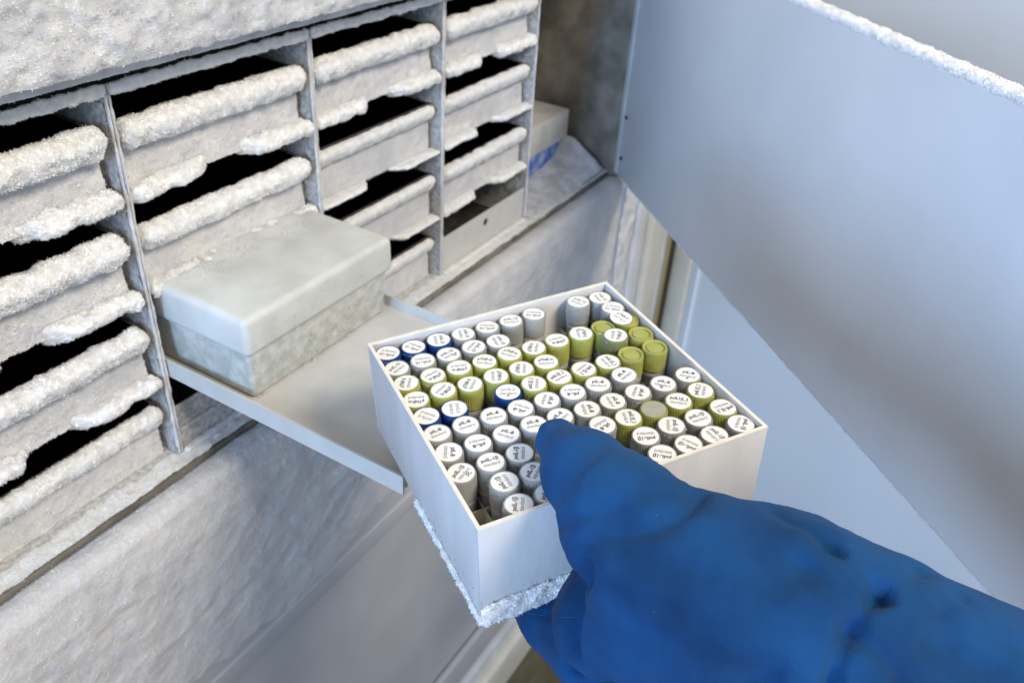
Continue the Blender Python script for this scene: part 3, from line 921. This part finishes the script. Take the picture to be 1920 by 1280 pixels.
for i, line in enumerate(VIALS.replace('\n', ';').split(';')):
    z, x, y, txt, cp, ang, fz, mk = line.split()
    o_ = ZO[int(z)]
    pu, pv = o_[0] + int(x) * ZK, o_[1] + int(y) * ZK
    q = to_local(pu, pv, 2, HC)
    if i == 15:
        q = to_local(1040 + 580 * ZK, 520 + 372 * ZK, 2, HC)
    a = math.radians(float(ang))
    q2 = to_local(pu + 6 * math.cos(a), pv + 6 * math.sin(a), 2, HC)
    q1 = to_local(pu, pv, 2, HC)
    th = math.atan2(q2[1] - q1[1], q2[0] - q1[0])
    ci, ri = int(q[0] / 0.0133), int(q[1] / 0.0133)
    cc = np.array([WT + CELL * (ci + .5), WT + CELL * (ri + .5)])
    p = cc + np.clip((q[:2] - cc), -0.0009, 0.0009)
    cname, cword = CAPN[cp]
    where = f'{ORD[ri]} row from glove, {ORD[9 - ci]} from door side'
    if txt == '-':
        lab = f'vial with bare unlabelled {cword} cap, {where}'
    elif txt == 'G':
        lab = f'vial with plain grey disc on {cword} cap, {where}'
    elif mk == '-':
        lab = f'{cword}-capped {READ[txt]} vial, {where}'
    else:
        lab = f'{cword}-capped {READ[txt]} vial with ink mark, {where}'
    t = thing('vial', lab, 'vial', group='capped vials standing in the cardboard box')
    dz = {28: 0.0022, 15: 0.001}.get(i, rng.normal(0, 0.0003))
    tx, ty = rng.normal(0, 0.012, 2)
    bot = -HB + WT + 0.0002
    top = HC + dz
    t.matrix_world = BM @ Matrix.Translation((p[0], p[1], top)) @ Matrix.Rotation(tx, 4, 'X') @ Matrix.Rotation(ty, 4, 'Y')
    put('body', body_me, None, t)
    cp_o = put('cap', bare_me if txt == '-' else cap_me[cname], None, t)
    cp_o.rotation_euler = (0, 0, rng.random() * 6)
    if txt == 'G':
        put('label_disc', grey_me, None, t)
    elif txt != '-':
        l = put('label_disc', label_me, None, t)
        l.rotation_euler = (0, 0, th)
        if i == 15:
            l.location = (q1[0] - p[0], q1[1] - p[1], 0.0012)
            l.rotation_euler = (0, 0.10, th)
        pr = put('print', TEXT[txt], None, l, loc=(0, 0, -0.00018))
        put('print', std_me, None, l, loc=(0, 0, -0.00018))
        if mk != '-':
            put('ink_mark', MARK[mk], None, l, loc=(0, 0, -0.00015))
    if fz == '1' or rng.random() < 0.35:
        put('frost', fr_vars[i % 4], None, t, kind='stuff').rotation_euler = (0, 0, rng.random() * 6)

# ------------------------------------------------------------------ the blue glove
def gp(u, v, s):                                  # picture point at depth s (millimetres) -> world metres
    return ray(u, v) * s * 0.001


def gl(a, b, c):                                  # carton coordinates (millimetres) -> world metres
    return BA @ (np.array([a, b, c]) * 0.001) + BT


kn = to_local(1040, 1148, 2, -0.0685) * 1000
chains = [
    [(gp(1046, 829, 339), 9.8), (gp(1096, 884, 325), 15.5), (gp(1168, 964, 308), 21), (gp(1250, 1066, 300), 25), (gp(1335, 1130, 298), 32)],
    [(gp(1250, 1072, 300), 25), (gp(1345, 1118, 298), 34), (gp(1455, 1176, 296), 40), (gp(1600, 1262, 290), 42), (gp(1770, 1372, 284), 46), (gp(2060, 1530, 272), 52)],
    [(gp(1335, 1130, 300), 30), (gp(1225, 1150, 312), 24), (gp(1150, 1150, 325), 22)],
]
for k in range(4):
    u0 = kn[0] + 21 * k
    tip = [34, 42, 40, 28][k]
    chains.append([(gl(u0 + 4 + 6 * k, kn[1] - 26 - 2 * k, kn[2] + 2), 17.0), (gl(u0, kn[1], kn[2]), 14.8), (gl(u0 - 2, kn[1] + tip, kn[2] + 0.5), 13.5), (gl(u0 - 2, kn[1] + tip + 22, kn[2] + 3), 11.5)])


def glove_mesh(h=0.0018):
    allp = np.array([p for ch in chains for p, r in ch])
    rr = np.array([r for ch in chains for p, r in ch]) * 0.001
    lo = (allp - rr[:, None]).min(0) - 0.01
    hi = (allp + rr[:, None]).max(0) + 0.01
    n = np.ceil((hi - lo) / h).astype(int) + 1
    g = np.stack(np.meshgrid(*[lo[k] + h * np.arange(n[k]) for k in range(3)], indexing='ij'), -1).astype(np.float32)
    F = np.full(g.shape[:3], 1e3, np.float32)
    for ci_, ch in enumerate(chains):
        C = np.full(g.shape[:3], 1e3, np.float32)
        for (a, ra), (b, rb) in zip(ch[:-1], ch[1:]):
            d = (b - a).astype(np.float32)
            t = np.clip(((g - a.astype(np.float32)) @ d) / (d @ d), 0, 1)
            r = (ra + (rb - ra) * t) * 0.001
            D = np.sqrt((((g - a.astype(np.float32)) - t[..., None] * d) ** 2).sum(-1)) - r
            k = 0.006
            hh = np.clip(0.5 + 0.5 * (C - D) / k, 0, 1)
            C = C * (1 - hh) + D * hh - k * hh * (1 - hh)
        k = 0.005 if ci_ < 3 else 0.004
        hh = np.clip(0.5 + 0.5 * (F - C) / k, 0, 1)
        F = F * (1 - hh) + C * hh - k * hh * (1 - hh)
    # surface nets
    neg = F < 0
    nx, ny, nz = F.shape
    idx = np.full((nx - 1, ny - 1, nz - 1), -1)
    corners = [(i, j, k) for i in (0, 1) for j in (0, 1) for k in (0, 1)]
    cnt = sum(neg[i:nx - 1 + i, j:ny - 1 + j, k:nz - 1 + k].astype(np.int8) for i, j, k in corners)
    act = (cnt > 0) & (cnt < 8)
    cells = np.argwhere(act)
    idx[act] = np.arange(len(cells))
    acc = np.zeros((len(cells), 3))
    w = np.zeros((len(cells), 1))
    for a in range(8):
        for b in range(a + 1, 8):
            ca, cb = np.array(corners[a]), np.array(corners[b])
            if np.abs(ca - cb).sum() != 1:
                continue
            fa = F[tuple((cells + ca).T)]
            fb = F[tuple((cells + cb).T)]
            m = (fa < 0) != (fb < 0)
            t = np.where(m, fa / (fa - fb + 1e-12), 0)
            acc += np.where(m[:, None], (ca + (cb - ca) * t[:, None]), 0)
            w += m[:, None]
    V = lo + (cells + acc / np.maximum(w, 1)) * h
    Q = []
    for ax in range(3):
        b, c = (ax + 1) % 3, (ax + 2) % 3
        sl0 = [slice(None)] * 3
        sl1 = [slice(None)] * 3
        sl0[ax] = slice(0, -1)
        sl1[ax] = slice(1, None)
        e0, e1 = neg[tuple(sl0)], neg[tuple(sl1)]
        for sgn in (0, 1):
            ed = np.argwhere((e0 & ~e1) if sgn == 0 else (~e0 & e1))
            ed = ed[(ed[:, b] > 0) & (ed[:, c] > 0) & (ed[:, b] < F.shape[b] - 1) & (ed[:, c] < F.shape[c] - 1)]
            o = []
            for db, dc in ((1, 1), (0, 1), (0, 0), (1, 0)):
                q_ = ed.copy()
                q_[:, b] -= db
                q_[:, c] -= dc
                o.append(idx[tuple(q_.T)])
            o = np.stack(o, 1)
            Q.append(o if sgn == 0 else o[:, ::-1])
    Q = np.concatenate(Q)
    # relax
    E = np.concatenate([Q[:, [0, 1]], Q[:, [1, 2]], Q[:, [2, 3]], Q[:, [3, 0]]])
    deg = np.bincount(E[:, 0], minlength=len(V)) + np.bincount(E[:, 1], minlength=len(V))
    for it in range(6):
        s = np.zeros_like(V)
        for k in range(3):
            s[:, k] = np.bincount(E[:, 0], V[E[:, 1], k], len(V)) + np.bincount(E[:, 1], V[E[:, 0], k], len(V))
        V = V + (0.5 if it % 2 == 0 else -0.45) * (s / deg[:, None] - V)
    return V, Q


GV, GQ = glove_mesh()


def vnormals(V, Q):
    n = np.cross(V[Q[:, 2]] - V[Q[:, 0]], V[Q[:, 3]] - V[Q[:, 1]])
    o = np.zeros_like(V)
    for k in range(4):
        for c_ in range(3):
            o[:, c_] += np.bincount(Q[:, k], n[:, c_], len(V))
    return o / (np.linalg.norm(o, axis=1, keepdims=True) + 1e-12)


GN = vnormals(GV, GQ)
bvh = BVHTree.FromPolygons([tuple(p) for p in GV], [tuple(q) for q in GQ])


def on_glove(u, v):
    h = bvh.ray_cast(Vector((0, 0, 0)), Vector(ray(u, v)))[0]
    return None if h is None else np.array(h)


def polyline(pts, step=6):
    out_ = []
    for (a, b), (c_, d) in zip(pts[:-1], pts[1:]):
        n = max(int(math.hypot(c_ - a, d - b) / step), 1)
        for k in range(n + 1):
            p = on_glove(a + (c_ - a) * k / n, b + (d - b) * k / n)
            if p is not None:
                out_.append(p)
    return np.array(out_)


wr = GV @ RC.T                                  # wrinkles run across the hand
wr = np.stack([wr[:, 0] * 0.55 + wr[:, 1] * 0.25, wr[:, 1] * 1.25 - wr[:, 0] * 0.5, wr[:, 2]], 1)
ridge = 1 - np.abs(fbm(wr, 0.022, 3, off=6)) * 3.2
disp = 0.0007 * np.clip(ridge, 0, 1) ** 2 + 0.0014 * fbm(GV * np.array([1, 1, 1.5]), 0.04, 3, off=4) + 0.0005 * fbm(GV, 0.012, 3, off=8)
# creases: picture path, depth, half width, bulge beside it (millimetres)
CRE = [([(1555, 1035), (1600, 1075), (1648, 1115)], 3.2, 5, 1.5), ([(1648, 1115), (1690, 1098), (1725, 1078)], 2.6, 5, 1.2),
       ([(1648, 1115), (1612, 1150), (1580, 1195), (1562, 1240), (1556, 1279)], 5.0, 6, 2.4),
       ([(1450, 965), (1520, 1010), (1560, 1040)], 1.4, 4, 0.8),
       ([(1112, 1058), (1100, 1115), (1084, 1160), (1078, 1200), (1090, 1248)], 5.5, 4.5, 2.2), ([(1040, 1110), (1020, 1150), (1000, 1185)], 1.2, 4, 0.8),
       ([(1010, 1150), (1050, 1152), (1090, 1156)], 0.8, 2, 0.3),
       ([(1310, 936), (1290, 960), (1250, 985)], 3.0, 5, 1.0),
       ([(1110, 1080), (1180, 1130), (1300, 1160)], 0.9, 8, 0.6), ([(1200, 1180), (1330, 1230), (1450, 1275)], 1.2, 9, 0.8),
       ([(1180, 990), (1260, 1040), (1320, 1100)], 0.8, 10, 0.6), ([(1600, 1160), (1720, 1190), (1850, 1260)], 1.2, 10, 0.8),
       ([(1380, 1010), (1450, 1060), (1560, 1110)], 0.9, 10, 0.6),
       ([(1060, 985), (1110, 960), (1160, 955)], 1.3, 3.5, 0.8), ([(1085, 1030), (1140, 1000), (1210, 1000)], 1.5, 4, 0.9), ([(1640, 1130), (1700, 1150), (1760, 1150)], 2.0, 4, 1.2),
       ([(1690, 1098), (1740, 1120), (1800, 1130)], 1.5, 4, 1.0), ([(1590, 1180), (1640, 1220), (1680, 1275)], 2.0, 5, 1.2), ([(1500, 1060), (1560, 1100), (1630, 1122)], 1.4, 4, 0.8),
       ([(1520, 1200), (1470, 1240), (1400, 1270)], 1.4, 5, 0.8)]
for pts, dep_, wd, bl in CRE:
    pl = polyline(pts)
    if len(pl) < 2:
        continue
    d = np.full(len(GV), 9.0)
    for p in pl:
        d = np.minimum(d, ((GV - p) ** 2).sum(1))
    d = np.sqrt(d) * 1000
    disp += 0.001 * (-dep_ * np.exp(-(d / (wd * 0.55)) ** 2) + bl * np.exp(-((d - wd * 1.7) / wd) ** 2))
GV = GV + GN * np.clip(disp, -0.0036, 0.0035)[:, None]
gc = gp(1335, 1112, 298)
glove = put('glove', mesh_np('glove', GV - gc, GQ, True), 'glove', loc=gc)
glove['label'] = 'thick blue insulated fabric glove gripping the vial box, thumb on the caps'
glove['category'] = 'glove'
# a few lint specks and a stitched seam
GN = vnormals(GV, GQ)
bvh = BVHTree.FromPolygons([tuple(p) for p in GV], [tuple(q) for q in GQ])


def seam(pts, w=0.00014):
    pl = polyline(pts, 5)
    if len(pl) < 3:
        return
    V, F = [], []
    for i, p in enumerate(pl):
        t = pl[min(i + 1, len(pl) - 1)] - pl[max(i - 1, 0)]
        t /= np.linalg.norm(t) + 1e-12
        nn = -p / np.linalg.norm(p)
        s_ = np.cross(t, nn)
        p = p + nn * 0.0001
        V += [p - s_ * w - gc, p + nn * w * 0.9 - gc, p + s_ * w - gc]
        if i:
            o = 3 * i
            F += [(o - 3, o, o + 1, o - 2), (o - 2, o + 1, o + 2, o - 1)]
    put('seam', mesh_np('seam', np.array(V), np.array(F), True), 'thread', glove)


seam([(975, 1146), (1010, 1152), (1050, 1156), (1088, 1157)])
lint = np.array([p for p in (on_glove(1232, 966), on_glove(1227, 1146)) if p is not None])
ln_v, ln_f, _ = needles(lint - gc, -lint / np.linalg.norm(lint, axis=1, keepdims=True), 5, 0.00025, 0.00012, 1.0)
put('lint', mesh_np('lint', ln_v, ln_f), 'frost', glove, kind='stuff')
